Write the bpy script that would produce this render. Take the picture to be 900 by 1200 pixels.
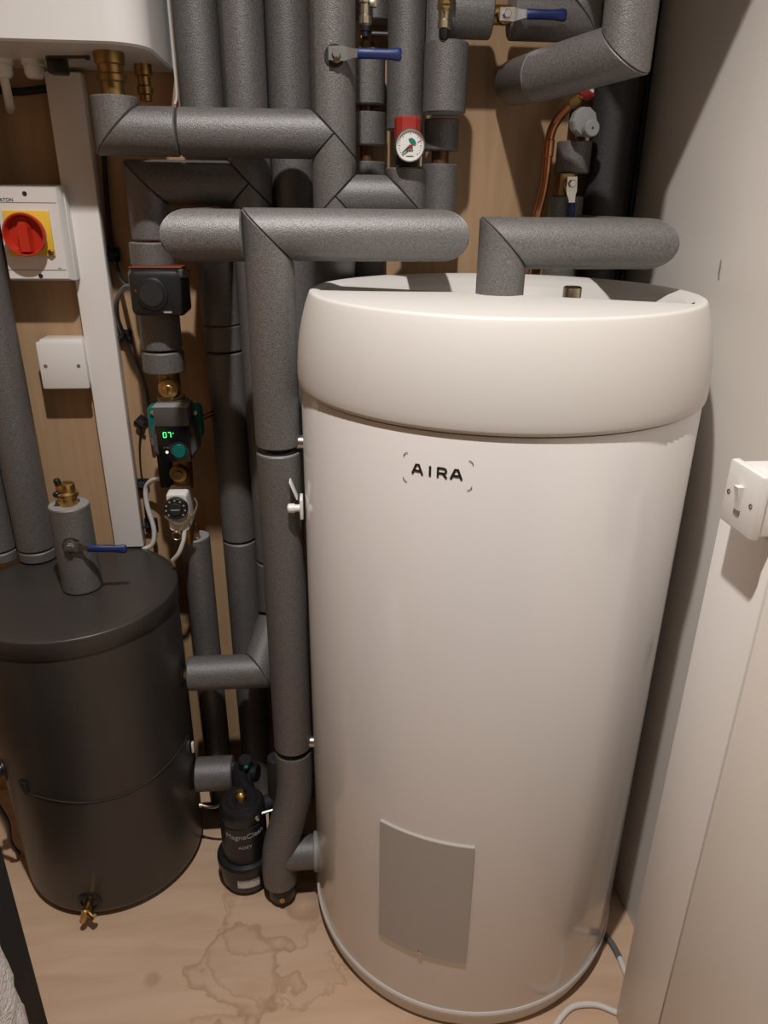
import bpy, bmesh, math, random
from mathutils import Vector, Matrix
random.seed(4)
sc = bpy.context.scene
for o in list(bpy.data.objects): bpy.data.objects.remove(o)
COL = sc.collection
V = Vector; PI = math.pi

# ------------------------------------------------------------------ camera
H = 1.33
pitch, roll, yaw = .4035, .0113, .0925
fwd = V((math.sin(yaw)*math.cos(pitch), math.cos(yaw)*math.cos(pitch), -math.sin(pitch)))
r0 = V((math.cos(yaw), -math.sin(yaw), 0)); u0 = r0.cross(fwd)
rv = r0*math.cos(roll) + u0*math.sin(roll); uv = -r0*math.sin(roll) + u0*math.cos(roll)
cd = bpy.data.cameras.new('camera'); cam = bpy.data.objects.new('camera', cd); COL.objects.link(cam)
cam.matrix_world = Matrix(((rv.x, uv.x, -fwd.x, 0), (rv.y, uv.y, -fwd.y, 0), (rv.z, uv.z, -fwd.z, H), (0, 0, 0, 1)))
cd.sensor_fit = 'VERTICAL'; cd.sensor_height = 36; cd.lens = 850/1200*36; cd.clip_start = .02
sc.camera = cam
# ------------------------------------------------------------------ world, exposure
w = bpy.data.worlds.new('world'); sc.world = w; w.use_nodes = True
w.node_tree.nodes['Background'].inputs[0].default_value = (.02, .018, .016, 1)
w.node_tree.nodes['Background'].inputs[1].default_value = .3
sc.view_settings.view_transform = 'Standard'; sc.view_settings.look = 'None'
sc.view_settings.exposure = 0.0; sc.view_settings.gamma = 1.0
sc.view_settings.use_curve_mapping = False
# ------------------------------------------------------------------ ceiling lamp light (its fitting is built further down)
LAMP = V((-.05, .35, 2.43))
ld = bpy.data.lights.new('lamp_light', 'SPOT'); ld.energy = 118; ld.color = (1.0, .955, .92); ld.shadow_soft_size = .026
ld.spot_size = math.radians(138); ld.spot_blend = 1.0
lo = bpy.data.objects.new('lamp_light', ld); COL.objects.link(lo); lo.location = LAMP

# ------------------------------------------------------------------ materials
def srgb(*c):
    return tuple((x/255/12.92 if x/255 <= .04045 else ((x/255+.055)/1.055)**2.4) for x in c) + (1,)
def mat(name, col, rough=.5, metal=0, noise=None, bump=None, spec=.5, emit=None, coat=0, trans=0):
    """noise=(scale, amount, stretch) colour variation; bump=(scale, strength, dist)"""
    m = bpy.data.materials.new(name); m.use_nodes = True
    nt = m.node_tree; b = nt.nodes['Principled BSDF']
    b.inputs['Base Color'].default_value = col; b.inputs['Roughness'].default_value = rough
    b.inputs['Metallic'].default_value = metal; b.inputs['Specular IOR Level'].default_value = spec
    b.inputs['Coat Weight'].default_value = coat; b.inputs['Transmission Weight'].default_value = trans
    if emit: b.inputs['Emission Color'].default_value = emit[0]; b.inputs['Emission Strength'].default_value = emit[1]
    tc = nt.nodes.new('ShaderNodeTexCoord')
    if noise:
        mp = nt.nodes.new('ShaderNodeMapping'); mp.inputs['Scale'].default_value = noise[2] if len(noise) > 2 else (1, 1, 1)
        nt.links.new(tc.outputs['Object'], mp.inputs[0])
        n = nt.nodes.new('ShaderNodeTexNoise'); n.inputs['Scale'].default_value = noise[0]; n.inputs['Detail'].default_value = 4
        nt.links.new(mp.outputs[0], n.inputs['Vector'])
        r = nt.nodes.new('ShaderNodeValToRGB'); a = noise[1]
        r.color_ramp.elements[0].position = .3; r.color_ramp.elements[1].position = .7
        r.color_ramp.elements[0].color = tuple(c*(1-a) for c in col[:3]) + (1,)
        r.color_ramp.elements[1].color = tuple(min(1, c*(1+a)) for c in col[:3]) + (1,)
        nt.links.new(n.outputs['Fac'], r.inputs[0]); nt.links.new(r.outputs[0], b.inputs['Base Color'])
    if bump:
        n2 = nt.nodes.new('ShaderNodeTexNoise'); n2.inputs['Scale'].default_value = bump[0]; n2.inputs['Detail'].default_value = 2
        nt.links.new(tc.outputs['Object'], n2.inputs['Vector'])
        bp = nt.nodes.new('ShaderNodeBump'); bp.inputs['Strength'].default_value = bump[1]; bp.inputs['Distance'].default_value = bump[2]
        nt.links.new(n2.outputs['Fac'], bp.inputs['Height']); nt.links.new(bp.outputs[0], b.inputs['Normal'])
    return m
M = {}
M['foam'] = mat('grey_foam', (.108, .101, .096, 1), .48, noise=(520, .50), bump=(560, .5, .0013), spec=.95)
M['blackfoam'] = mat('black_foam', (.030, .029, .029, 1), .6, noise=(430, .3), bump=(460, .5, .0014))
M['coppershade'] = mat('shaded_copper', (.17, .085, .05, 1), .5, .8, noise=(40, .3))  # copper with the shade among the pipes put into its colour
M['foam_end'] = mat('foam_cut_edge', (.26, .25, .245, 1), .85, noise=(500, .15))
M['tank'] = mat('enamelled_white_steel', (.735, .71, .69, 1), .24, spec=.5, coat=.5)
M['cream'] = mat('cream_plastic', (.655, .632, .595, 1), .48, spec=.4, bump=(900, .05, .0004))
M['white'] = mat('white_plastic', (.74, .72, .69, 1), .35)
M['unitwhite'] = mat('white_painted_steel', (.64, .625, .605, 1), .4)
M['panelgrey'] = mat('warm_grey_plastic', (.44, .415, .38, 1), .5, spec=.35)
M['buffer'] = mat('brown_black_painted_steel', (.041, .0355, .0315, 1), .38, noise=(12, .08), spec=.5)
M['black'] = mat('black_plastic', (.012, .012, .013, 1), .38)
M['blackm'] = mat('matt_black_rubber', (.014, .014, .014, 1), .75)
M['steel'] = mat('brushed_steel', (.62, .60, .57, 1), .32, 1)
M['brass'] = mat('brass', (.58, .38, .14, 1), .30, 1, noise=(60, .25))
M['brassd'] = mat('dull_shaded_brass', (.30, .19, .075, 1), .42, 1, noise=(60, .3))  # dull brass, also the shade-darkened brass of the wall unit's unions
M['copper'] = mat('copper', (.50, .215, .11, 1), .34, 1, noise=(30, .3))
M['bronze'] = mat('nickel_bronze', (.52, .45, .33, 1), .36, 1)
M['blue'] = mat('blue_vinyl_grip', (.008, .022, .115, 1), .45)
M['red'] = mat('red_plastic', (.50, .028, .012, 1), .38)
M['redcap'] = mat('red_cap', (.30, .020, .015, 1), .5)
M['yellow'] = mat('yellow_plastic', (.80, .52, .045, 1), .45)
M['teal'] = mat('teal_paint', (.0, .13, .115, 1), .38)
M['pumpgrey'] = mat('pump_grey', (.075, .072, .07, 1), .45)
M['unitgrey'] = mat('mid_grey_plastic', (.26, .26, .255, 1), .55)
M['screen'] = mat('display_glass', (.008, .008, .009, 1), .15)
M['digit'] = mat('green_digit', (.02, .3, .05, 1), .4, emit=((.08, 1, .22, 1), 1.3))
M['led'] = mat('white_led', (.8, .8, .8, 1), .4, emit=((1, .95, .85, 1), .5))
M['ink'] = mat('black_ink', (.012, .011, .011, 1), .5)
M['inkw'] = mat('white_ink', (.36, .355, .345, 1), .5)
M['inkg'] = mat('grey_ink', (.16, .155, .15, 1), .5)
M['dial'] = mat('gauge_dial', (.78, .77, .75, 1), .35)
M['green'] = mat('green_print', (.0, .20, .12, 1), .45)
M['label'] = mat('paper_label', (.60, .585, .56, 1), .6, noise=(300, .2))
M['greycable'] = mat('grey_cable', (.12, .115, .115, 1), .5)
M['whitecable'] = mat('white_cable', (.68, .66, .64, 1), .4)
M['fleece'] = mat('white_fleece', (.72, .71, .70, 1), .95, bump=(220, .6, .005))
M['fabric'] = mat('black_fabric', (.012, .011, .012, 1), .9, bump=(400, .5, .002))
M['orange'] = mat('orange_seal', (.25, .05, .018, 1), .5)
M['wallpaint'] = mat('cream_wall_paint', (.71, .665, .61, 1), .62, noise=(3, .025), bump=(160, .06, .001), spec=.3)
M['boardpaint'] = mat('satin_painted_board', (.79, .735, .665, 1), .42, noise=(4, .02), spec=.4)
M['trunk'] = mat('white_pvc', (.79, .755, .72, 1), .38)
M['ceil'] = mat('ceiling_paint', (.7, .68, .64, 1), .8)

def ply(name, base, dark, stains=False):
    m = bpy.data.materials.new(name); m.use_nodes = True
    nt = m.node_tree; b = nt.nodes['Principled BSDF']; N = nt.nodes.new; K = nt.links.new
    tc = N('ShaderNodeTexCoord')
    mp = N('ShaderNodeMapping'); mp.inputs['Scale'].default_value = (1.0, 6.0, 1.0) if stains else (9.0, 1.0, .7)
    K(tc.outputs['Object'], mp.inputs[0])
    n = N('ShaderNodeTexNoise'); n.inputs['Scale'].default_value = 5; n.inputs['Detail'].default_value = 6; n.inputs['Distortion'].default_value = .6
    K(mp.outputs[0], n.inputs['Vector'])
    r = N('ShaderNodeValToRGB'); r.color_ramp.elements[0].position = .3; r.color_ramp.elements[1].position = .7
    r.color_ramp.elements[0].color = dark; r.color_ramp.elements[1].color = base
    K(n.outputs['Fac'], r.inputs[0]); last = r.outputs[0]
    if stains:
        # dried water rings: contour lines of a distorted distance field round two places on the board
        def ring(cx, cy, R, wdt, amp, colr, k):
            nonlocal last
            mp2 = N('ShaderNodeMapping'); mp2.inputs['Location'].default_value = (-cx, -cy*1.0, 0); K(tc.outputs['Object'], mp2.inputs[0])
            nn = N('ShaderNodeTexNoise'); nn.inputs['Scale'].default_value = 13; nn.inputs['Detail'].default_value = 5
            K(tc.outputs['Object'], nn.inputs['Vector'])
            ln = N('ShaderNodeVectorMath'); ln.operation = 'LENGTH'; K(mp2.outputs[0], ln.inputs[0])
            ad = N('ShaderNodeMath'); ad.operation = 'MULTIPLY_ADD'; K(nn.outputs['Fac'], ad.inputs[0]); ad.inputs[1].default_value = amp; K(ln.outputs['Value'], ad.inputs[2])
            sb = N('ShaderNodeMath'); sb.operation = 'SUBTRACT'; K(ad.outputs[0], sb.inputs[0]); sb.inputs[1].default_value = R + amp*.5
            rr = N('ShaderNodeValToRGB'); e = rr.color_ramp.elements
            e[0].position = 0; e[0].color = (.10*k,)*3 + (1,); e[1].position = 1; e[1].color = (0, 0, 0, 1)
            mr = N('ShaderNodeMapRange'); mr.inputs['From Min'].default_value = -.05; mr.inputs['From Max'].default_value = .05; K(sb.outputs[0], mr.inputs['Value'])
            x = e.new(.5 - wdt*16); x.color = (.14*k,)*3 + (1,)
            x = e.new(.5); x.color = (k,)*3 + (1,)
            x = e.new(.5 + wdt*5); x.color = (0, 0, 0, 1)
            K(mr.outputs[0], rr.inputs[0])
            mx = N('ShaderNodeMix'); mx.data_type = 'RGBA'; K(rr.outputs[0], mx.inputs['Factor']); K(last, mx.inputs['A']); mx.inputs['B'].default_value = colr
            last = mx.outputs['Result']
        br = (.24, .115, .05, 1)
        ring(-.17, .93, .090, .010, .20, br, .42)
        ring(-.10, .99, .13, .007, .24, br, .30)
        ring(-.12, 1.06, .10, .006, .12, (.30, .17, .08, 1), .35)
        ring(-.20, .80, .07, .008, .14, br, .25)
        ring(-.335, .93, .010, .02, .02, (.2, .12, .07, 1), .35)
        ring(-.06, 1.06, .035, .02, .05, (.22, .10, .05, 1), .45)
    K(last, b.inputs['Base Color'])
    b.inputs['Roughness'].default_value = .6; b.inputs['Specular IOR Level'].default_value = .3
    return m
M['plywall'] = ply('plywood_wall', (.48, .315, .185, 1), (.40, .255, .142, 1))
M['plyfloor'] = ply('plywood_floor', (.60, .425, .30, 1), (.52, .355, .235, 1), True)

# ------------------------------------------------------------------ mesh helpers
def frame(d):
    d = d.normalized(); a = V((0, 0, 1)) if abs(d.z) < .9 else V((0, 1, 0))
    x = a.cross(d).normalized(); return x, d.cross(x).normalized(), d
class MB:
    def __init__(s): s.v = []; s.f = []
    def add(s, vs, fs):
        n = len(s.v); s.v += [tuple(p) for p in vs]; s.f += [tuple(i+n for i in f) for f in fs]; return s
    def rings(s, rs, cap=(True, True)):
        n = len(rs[0]); vs = [p for r in rs for p in r]; fs = []
        for k in range(len(rs)-1):
            for i in range(n):
                j = (i+1) % n; fs.append((k*n+i, k*n+j, (k+1)*n+j, (k+1)*n+i))
        if cap[0]: fs.append(tuple(reversed(range(n))))
        if cap[1]: fs.append(tuple((len(rs)-1)*n+i for i in range(n)))
        return s.add(vs, fs)
    def lathe(s, prof, o=(0, 0, 0), d=(0, 0, 1), n=32, cap=(True, True)):
        o = V(o); x, y, z = frame(V(d)); rs = []
        for r, h in prof:
            r = max(r, 1e-5); rs.append([o + z*h + (x*math.cos(2*PI*i/n) + y*math.sin(2*PI*i/n))*r for i in range(n)])
        return s.rings(rs, cap)
    def cyl(s, a, b, r, n=20, bev=0):
        a = V(a); b = V(b); L = (b-a).length; e = min(bev, L*.4, r*.6)
        pr = [(r-e, 0), (r, e), (r, L-e), (r-e, L)] if e else [(r, 0), (r, L)]
        return s.lathe(pr, a, b-a, n)
    def box(s, a, b, bev=0, mtx=None):
        bm = bmesh.new(); bmesh.ops.create_cube(bm, size=1)
        c = (V(a)+V(b))/2; d = V([abs(b[i]-a[i]) for i in range(3)])
        for v in bm.verts: v.co = V((v.co.x*d.x, v.co.y*d.y, v.co.z*d.z)) + c
        if bev: bmesh.ops.bevel(bm, geom=bm.edges[:], offset=min(bev, min(d)*.45), segments=2, affect='EDGES', profile=.5)
        bm.verts.index_update()
        vs = [(mtx @ v.co if mtx else v.co.copy()) for v in bm.verts]; fs = [[v.index for v in f.verts] for f in bm.faces]
        bm.free(); return s.add(vs, fs)
    def tube(s, pts, r, n=10, smooth=6, cap=(True, True)):
        P = [V(p) for p in pts]
        if smooth and len(P) > 2:
            Q = [P[0]*2-P[1]] + P + [P[-1]*2-P[-2]]; out = []
            for i in range(1, len(Q)-2):
                for k in range(smooth):
                    t = k/smooth; a, b, c, d = Q[i-1:i+3]
                    out.append(.5*((2*b) + (c-a)*t + (2*a-5*b+4*c-d)*t*t + (3*b-a-3*c+d)*t**3))
            P = out + [P[-1]]
        rs = []; x = None
        for i, p in enumerate(P):
            t = (P[min(i+1, len(P)-1)] - P[max(i-1, 0)]).normalized()
            if x is None: x, y, _ = frame(t)
            else: x = (x - t*x.dot(t)).normalized(); y = t.cross(x)
            rr = r(i/(len(P)-1)) if callable(r) else r
            rs.append([p + (x*math.cos(2*PI*k/n) + y*math.sin(2*PI*k/n))*rr for k in range(n)])
        return s.rings(rs, cap)
    def prism(s, poly, a, b, ax='y'):
        """extrude a closed 2D polygon (convex or gently concave) along an axis"""
        def P(u, v, t): return {'y': (u, t, v), 'x': (t, u, v), 'z': (u, v, t)}[ax]
        return s.rings([[P(u, v, a) for u, v in poly], [P(u, v, b) for u, v in poly]])
    def build(s, name, m, parent=None, sharp=35):
        me = bpy.data.meshes.new(name); me.from_pydata(s.v, [], s.f); me.validate()
        bm = bmesh.new(); bm.from_mesh(me); bmesh.ops.recalc_face_normals(bm, faces=bm.faces[:]); bm.to_mesh(me); bm.free()
        me.polygons.foreach_set('use_smooth', [True]*len(me.polygons)); me.set_sharp_from_angle(angle=math.radians(sharp))
        me.materials.append(M[m] if isinstance(m, str) else m)
        o = bpy.data.objects.new(name, me); COL.objects.link(o)
        if parent: o.parent = parent; o.matrix_parent_inverse = parent_inv(parent)
        return o
def parent_inv(p):
    return p.matrix_basis.inverted() if p.parent is None else (p.parent.matrix_basis @ p.matrix_basis).inverted() if False else p.matrix_basis.inverted()
def tag(o, label, cat, group=None):
    o['label'] = label; o['category'] = cat
    if group: o['group'] = group
    return o
def thing(name, label, cat, loc, group=None):
    o = bpy.data.objects.new(name, None); COL.objects.link(o); o.location = loc; o.empty_display_size = .05
    return tag(o, label, cat, group)
def struct(name, mb, m):
    o = mb.build(name, m); o['kind'] = 'structure'; return o

def text_mesh(txt, size, m, parent, name, fn, extrude=.0003, spacing=1.0):
    """lettering: fn maps flat (u, v, depth) to 3D"""
    cu = bpy.data.curves.new('tmp', 'FONT'); cu.body = txt; cu.size = size; cu.align_x = 'CENTER'; cu.align_y = 'CENTER'; cu.extrude = extrude; cu.space_character = spacing
    to = bpy.data.objects.new('tmp', cu); COL.objects.link(to)
    dg = bpy.context.evaluated_depsgraph_get(); me = bpy.data.meshes.new_from_object(to.evaluated_get(dg))
    bpy.data.objects.remove(to); bpy.data.curves.remove(cu)
    for v in me.vertices: v.co = fn(v.co.x, v.co.y, v.co.z)
    me.name = name; me.materials.clear(); me.materials.append(M[m])
    o = bpy.data.objects.new(name, me); COL.objects.link(o); o.parent = parent; o.matrix_parent_inverse = parent_inv(parent)
    return o

# ---- foam sleeves on a pipe run: straight pieces meeting in mitres
SR = .0345
def sleeve_mesh(p0, p1, r, n0, n1, g0=.0008, g1=.0008, n=40):
    """cylinder from p0 to p1; n0 / n1 are lists of cut-plane normals (planes through p0 / p1), pointed ends from two planes"""
    ax = (p1-p0).normalized(); x, y, _ = frame(ax); L = (p1-p0).length
    def cut(o, ns, start):
        ss = []
        for nn in ns:
            k = ax.dot(nn)
            if abs(k) > .15: ss.append(-o.dot(nn)/k)
        return (max(ss) if start else min(ss)) if ss else 0
    rr = [(r-.011, 0), (r-.0016, .0), (r, .0018)]
    A = []; B = []
    for rad, ins in rr:
        ra = []; rb = []
        for i in range(n):
            t = 2*PI*i/n; o = (x*math.cos(t) + y*math.sin(t))*rad
            ra.append(p0 + o + ax*(cut(o, n0, True) + g0 + ins)); rb.append(p1 + o + ax*(cut(o, n1, False) - g1 - ins))
        A.append(ra); B.append(rb)
    mb = MB(); mb.rings(A + B[::-1]); return mb
def run(root, pts, r=SR, gaps=None, start=None, end=None, pipe=True, name='insulation_sleeve', m='foam', skip=()):
    """sleeves along pts, one mesh part per straight piece; gaps[i] = gap width at point i"""
    P = [V(p) for p in pts]; D = [(P[i+1]-P[i]).normalized() for i in range(len(P)-1)]; gaps = gaps or {}
    out = []
    for i in range(len(P)-1):
        n0 = (start or [D[0]]) if i == 0 else [(D[i-1]+D[i]).normalized()]
        n1 = (end or [D[-1]]) if i == len(P)-2 else [(D[i]+D[i+1]).normalized()]
        if i in skip: continue
        so = sleeve_mesh(P[i], P[i+1], r, n0, n1, gaps.get(i, .0008), gaps.get(i+1, .0008)).build(name, m, root, 30)
        so.data.materials.append(M['foam_end']); nf = len(so.data.polygons)
        for k in list(range(40)) + list(range(160, 200)) + [nf-2, nf-1]: so.data.polygons[k].material_index = 1
        out.append(so)
    if pipe:
        MB().tube([P[0]+D[0]*.004] + P[1:-1] + [P[-1]-D[-1]*.004], r-.0115 if r < .03 else .019, 14, 0).build('inner_pipe', 'blackm', root)
    return out

# ------------------------------------------------------------------ the room
YB, XR = 1.44, .60
struct('floor', MB().box((-1.1, -1.3, -.04), (.72, 1.5, 0)), 'plyfloor')
struct('wall_back', MB().box((-1.1, YB, 0), (.72, YB+.05, 2.5)), 'plywall')
struct('wall_right', MB().box((XR, -1.3, 0), (XR+.1, YB, 2.5)), 'wallpaint')
struct('wall_left', MB().box((-1.12, -1.3, 0), (-1.02, YB, 2.5)), 'plywall')
struct('ceiling', MB().box((-1.12, -1.3, 2.46), (.72, 1.5, 2.52)), 'ceil')
struct('trim_1', MB().box((.4995, .05, 0), (XR, .6790, .985), .0012), 'boardpaint')

lamp = thing('ceiling_lamp', 'round white ceiling spotlight above the plywood floor, out of frame', 'lamp', (LAMP.x, LAMP.y, 2.46))
MB().lathe([(.060, 0), (.058, -.012), (.040, -.014), (.034, -.004), (.034, 0)], (LAMP.x, LAMP.y, 2.46), n=32, cap=(False, False)).build('bezel', 'white', lamp)

# ------------------------------------------------------------------ hot water cylinder
TX, TY, TR = .2706, 1.0876, .2975
def wrap(R, th0, z0, c=(TX, TY)):
    def fn(u, v, d):
        a = math.radians(th0) + u/R; q = R + .0003 + d
        return V((c[0] + q*math.cos(a), c[1] + q*math.sin(a), z0 + v))
    return fn
tank = thing('hot_water_cylinder', 'tall round off-white hot water cylinder with a cream lid and AIRA lettering', 'water heater', (TX, TY, 0))
MB().lathe([(TR-.004, .036), (TR-.001, .048), (TR, .052), (TR, 1.072), (TR-.003, 1.078), (TR-.012, 1.079)], (TX, TY, 0), n=128).build('body', 'tank', tank, 40)
MB().lathe([(.288, .004), (.291, .006), (.298, .030), (.3005, .043), (.3005, .047), (.2985, .050), (.290, .050)], (TX, TY, 0), n=128).build('plinth', 'cream', tank, 40)
MB().lathe([(.275, 0), (.275, .006)], (TX, TY, 0), n=64).build('foot_ring', 'blackm', tank)
# lid: bulging cream ring, flat front half, D-shaped recess behind a chord
FA = math.radians(-115); FD = V((math.cos(FA), math.sin(FA), 0)); FS = V((-FD.y, FD.x, 0)); TC = V((TX, TY, 0))
lidp = [(.290, 1.0835), (.2995, 1.0815), (.3010, 1.0830), (.3018, 1.087), (.3022, 1.097), (.3018, 1.112), (.3003, 1.132), (.2972, 1.154), (.2932, 1.174), (.2885, 1.192), (.2848, 1.2030), (.2822, 1.2100), (.2810, 1.2122), (.2790, 1.2132), (.2765, 1.2134), (.2710, 1.2130), (.2650, 1.2110)]
lid = MB().lathe(lidp, (TX, TY, 0), n=128, cap=(False, False)).build('lid', 'cream', tank, 50)
Ri = .265; off = .010
a0 = math.acos(off/Ri)
def lp(a, R, z): return TC + FD*(R*math.cos(a)) + FS*(R*math.sin(a)) + V((0, 0, z))
dk = MB(); K = 40
arc = [lp(-a0 + 2*a0*i/K, Ri, 1.211) for i in range(K+1)]
ch = [lp(a0, Ri, 0).lerp(lp(-a0, Ri, 0), i/K) for i in range(1, K)]
def chord_row(dy, z): return [p - FD*dy + V((0, 0, z)) for p in [lp(a0, Ri, 0)] + ch + [lp(-a0, Ri, 0)]]
rowsc = [chord_row(0, 1.2085), chord_row(.006, 1.2075), chord_row(.010, 1.204), chord_row(.012, 1.198), chord_row(.013, 1.150)]
# front deck as a strip between arc and chord
dk.add(arc + rowsc[0][::-1], [(i, i+1, K+1+i+1, K+1+i) for i in range(K)])
for a, b in zip(rowsc, rowsc[1:]): dk.add(a + b, [(i, i+1, K+1+i+1, K+1+i) for i in range(K)])
b0 = PI - math.acos(off/Ri)
arcs = []
for R, z in ((Ri, 1.211), (Ri-.009, 1.207), (Ri-.022, 1.196), (Ri-.036, 1.174), (Ri-.044, 1.150)):
    arcs.append([lp(PI - (PI-a0) + 2*(PI-a0)*i/K, R, z) for i in range(K+1)])
for a, b in zip(arcs, arcs[1:]): dk.add(a + b, [(i, i+1, K+1+i+1, K+1+i) for i in range(K)])
dk.add(arcs[-1] + rowsc[-1], [(i, i+1, K+1+i+1, K+1+i) for i in range(K)])
dk.build('lid_top', 'cream', lid, 50)
# brand lettering drawn as strokes wrapped on the drum
def strokes(mb, segs, wd, fn, flat=True):
    for (x0, y0, x1, y1) in segs:
        n = max(1, int(math.hypot(x1-x0, y1-y0)/.002)); dx, dy = x1-x0, y1-y0; L = math.hypot(dx, dy); nx, ny = -dy/L*wd/2, dx/L*wd/2
        A = [fn(x0+dx*i/n+nx, y0+dy*i/n+ny, .0004) for i in range(n+1)]; B = [fn(x0+dx*i/n-nx, y0+dy*i/n-ny, .0004) for i in range(n+1)]
        mb.add(A+B, [(i, i+1, n+2+i, n+1+i) for i in range(n)])
fn = wrap(TR, -116.05, 1.0295)
h, w2 = .0132, .0136
def A_(x): return [(x-w2/2, -h/2, x-.0014, h/2), (x+w2/2, -h/2, x+.0014, h/2), (x-.0024, h/2-.0010, x+.0024, h/2-.0010), (x-.0046, -h*.16, x+.0046, -h*.16)]
lm = MB()
strokes(lm, A_(-.0250), .0028, fn); strokes(lm, [(-.0085, -h/2, -.0085, h/2)], .0030, fn)
R0 = .0015
strokes(lm, [(R0, -h/2, R0, h/2), (R0, h/2-.001, R0+.0085, h/2-.001), (R0+.0085, h/2-.001, R0+.0103, h/2-.003), (R0+.0103, h/2-.003, R0+.0103, h*.08), (R0+.0103, h*.08, R0+.0085, -.0008), (R0+.0085, -.0008, R0, -.0008), (R0+.0062, -.0008, R0+.0112, -h/2)], .0027, fn)
strokes(lm, A_(.0245), .0028, fn)
lm.build('lettering', 'ink', tank)
for sx in (-1, 1):
    for sy in (-1, 1):
        cm = MB()
        cx, cy = sx*.0385, sy*.0135
        pts = [(cx + sx*.0055*math.cos(t), cy + sy*.0055*math.sin(t)) for t in [PI/2*k/6 for k in range(7)]]
        strokes(cm, [(*p, *q) for p, q in zip(pts, pts[1:])], .0011, fn)
        cm.build('corner_mark', 'inkg', tank)
# curved access panel with screw
def curved_plate(th0, th1, z0, z1, Ra, Rb, n=20):
    mb = MB(); rs = []
    for i in range(n+1):
        a = math.radians(th0 + (th1-th0)*i/n); c, s_ = math.cos(a), math.sin(a); e = .0012
        rs.append([V((TX+R*c, TY+R*s_, z)) for R, z in ((Ra, z0), (Rb-e, z0), (Rb, z0+e), (Rb, z1-e), (Rb-e, z1), (Ra, z1))])
    return mb.rings(rs)
ap = curved_plate(-129.6, -100.3, .177, .436, TR-.001, TR+.0045).build('access_panel', 'panelgrey', tank)
a = math.radians(-114.8); dv = V((math.cos(a), math.sin(a), 0))
MB().lathe([(.0042, 0), (.0042, .003), (.003, .0042), (.0, .0044)], V((TX, TY, .184)) + dv*(TR+.0035), dv, 12).build('screw', 'steel', ap)
# fittings in the lid recess and along the left flank
MB().lathe([(.0125, 1.149), (.0125, 1.200), (.0138, 1.201), (.0138, 1.2145), (.0120, 1.2165), (.0070, 1.2165), (.0068, 1.2130), (.0, 1.2130)], (.385, 1.110, 0), n=24).build('brass_plug', 'bronze', tank)
for zz in (.9835, .395):
    MB().cyl((-.066, 1.100, zz), (-.020, 1.092, zz), .011, 16, .001).build('side_port', 'steel', tank)
tp = MB(); tp.box((-.0345, 1.045, .872), (-.0295, 1.075, .905), .001); tp.box((-.046, 1.050, .903), (-.0435, 1.072, .934), .0008, Matrix.Translation((-.0395, 1.06, .905)) @ Matrix.Rotation(-.35, 4, 'Y') @ Matrix.Translation((.0395+.006, -1.06, -.905)))
tp.lathe([(.006, 0), (.006, .012), (.0075, .013), (.0075, .022), (.005, .024)], (-.030, 1.055, .888), (-1, 0, 0), 16)
tp.build('thermostat_pocket', 'white', tank)
MB().lathe([(.036, -.004), (.0385, -.002), (.0385, .004), (.036, .006)], (-.0285, 1.0925, .115), (-1, 0, 0), 32).build('port_collar', 'unitgrey', tank)

# ------------------------------------------------------------------ dark buffer vessel
BX, BY = -.468, 1.245
buf = thing('buffer_tank', 'squat round dark brown-black buffer tank standing on the plywood floor', 'tank', (BX, BY, 0))
MB().lathe([(.165, .002), (.170, .006), (.1795, .020), (.1820, .030), (.1845, .622), (.170, .624)], (BX, BY, 0), n=96).build('body', 'buffer', buf, 40)
MB().lathe([(.172, .6215), (.1860, .6210), (.1872, .6225), (.1878, .6540), (.1872, .6560), (.1855, .6575), (.172, .6582), (.02, .6585), (0, .6585)], (BX, BY, 0), n=96).build('lid', 'buffer', buf, 40)
st = [(BX + .1835*math.cos(math.radians(t)), BY + .1835*math.sin(math.radians(t)), .318 - .016*math.sin(math.radians((t+120)*1.6))**2) for t in range(-120, 0, 8)]
MB().tube(st, .0018, 8, 2).build('sensor_lead', 'blackm', buf)
c = V((BX, BY, .328)) + V((math.cos(math.radians(-121)), math.sin(math.radians(-121)), 0))*.1835
MB().box((-.009, -.004, -.014), (.009, .004, .014), .002, Matrix.Translation(c) @ Matrix.Rotation(math.radians(-31), 4, 'Z')).build('sensor_clip', 'black', buf)
clipw = MB(); clipw.box((-.0115, -.005, -.016), (.0115, -.0035, .016), 0, Matrix.Translation(c + V((.004, 0, .004))) @ Matrix.Rotation(math.radians(-31), 4, 'Z'))
dr = V((math.cos(math.radians(-93)), math.sin(math.radians(-93)), 0)); dp = V((BX, BY, .052)) + dr*.181
MB().lathe([(.024, 0), (.024, .002), (.017, .004), (.0165, .001)], dp, dr, 28).build('drain_collar', 'black', buf)
dc = MB(); dc.cyl(dp, dp+dr*.026, .0085, 14, .001); dc.cyl(dp+dr*.022+V((0, 0, .004)), dp+dr*.024+V((-.009, -.002, -.024)), .0062, 12, .001)
dc.cyl(dp+dr*.020, dp+dr*.030+V((.017, 0, -.014)), .0058, 12, .001); dc.lathe([(.0072, 0), (.0072, .006)], dp+dr*.026+V((.012, 0, -.0095)), (.017, -.01, -.014), 6)
dc.build('drain_cock', 'brass', buf)
lp_ = V((math.cos(math.radians(-150)), math.sin(math.radians(-150)), 0)); q = V((BX, BY, .318)) + lp_*.180
MB().lathe([(.026, 0), (.026, .004), (.022, .005), (.014, .005), (.014, .016), (.011, .018), (0, .018)], q, lp_, 28).build('blanked_port', 'black', buf)
MB().lathe([(.026, 0), (.027, .003), (.024, .006), (.014, .007)], (BX+.178, BY-.005, .455), (1, 0, 0), 28).build('port_collar', 'black', buf)
MB().lathe([(.027, 0), (.028, .003), (.025, .006), (.014, .007)], (BX+.178, BY-.005, .197), (1, 0, 0), 28).build('port_collar', 'black', buf)
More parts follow.
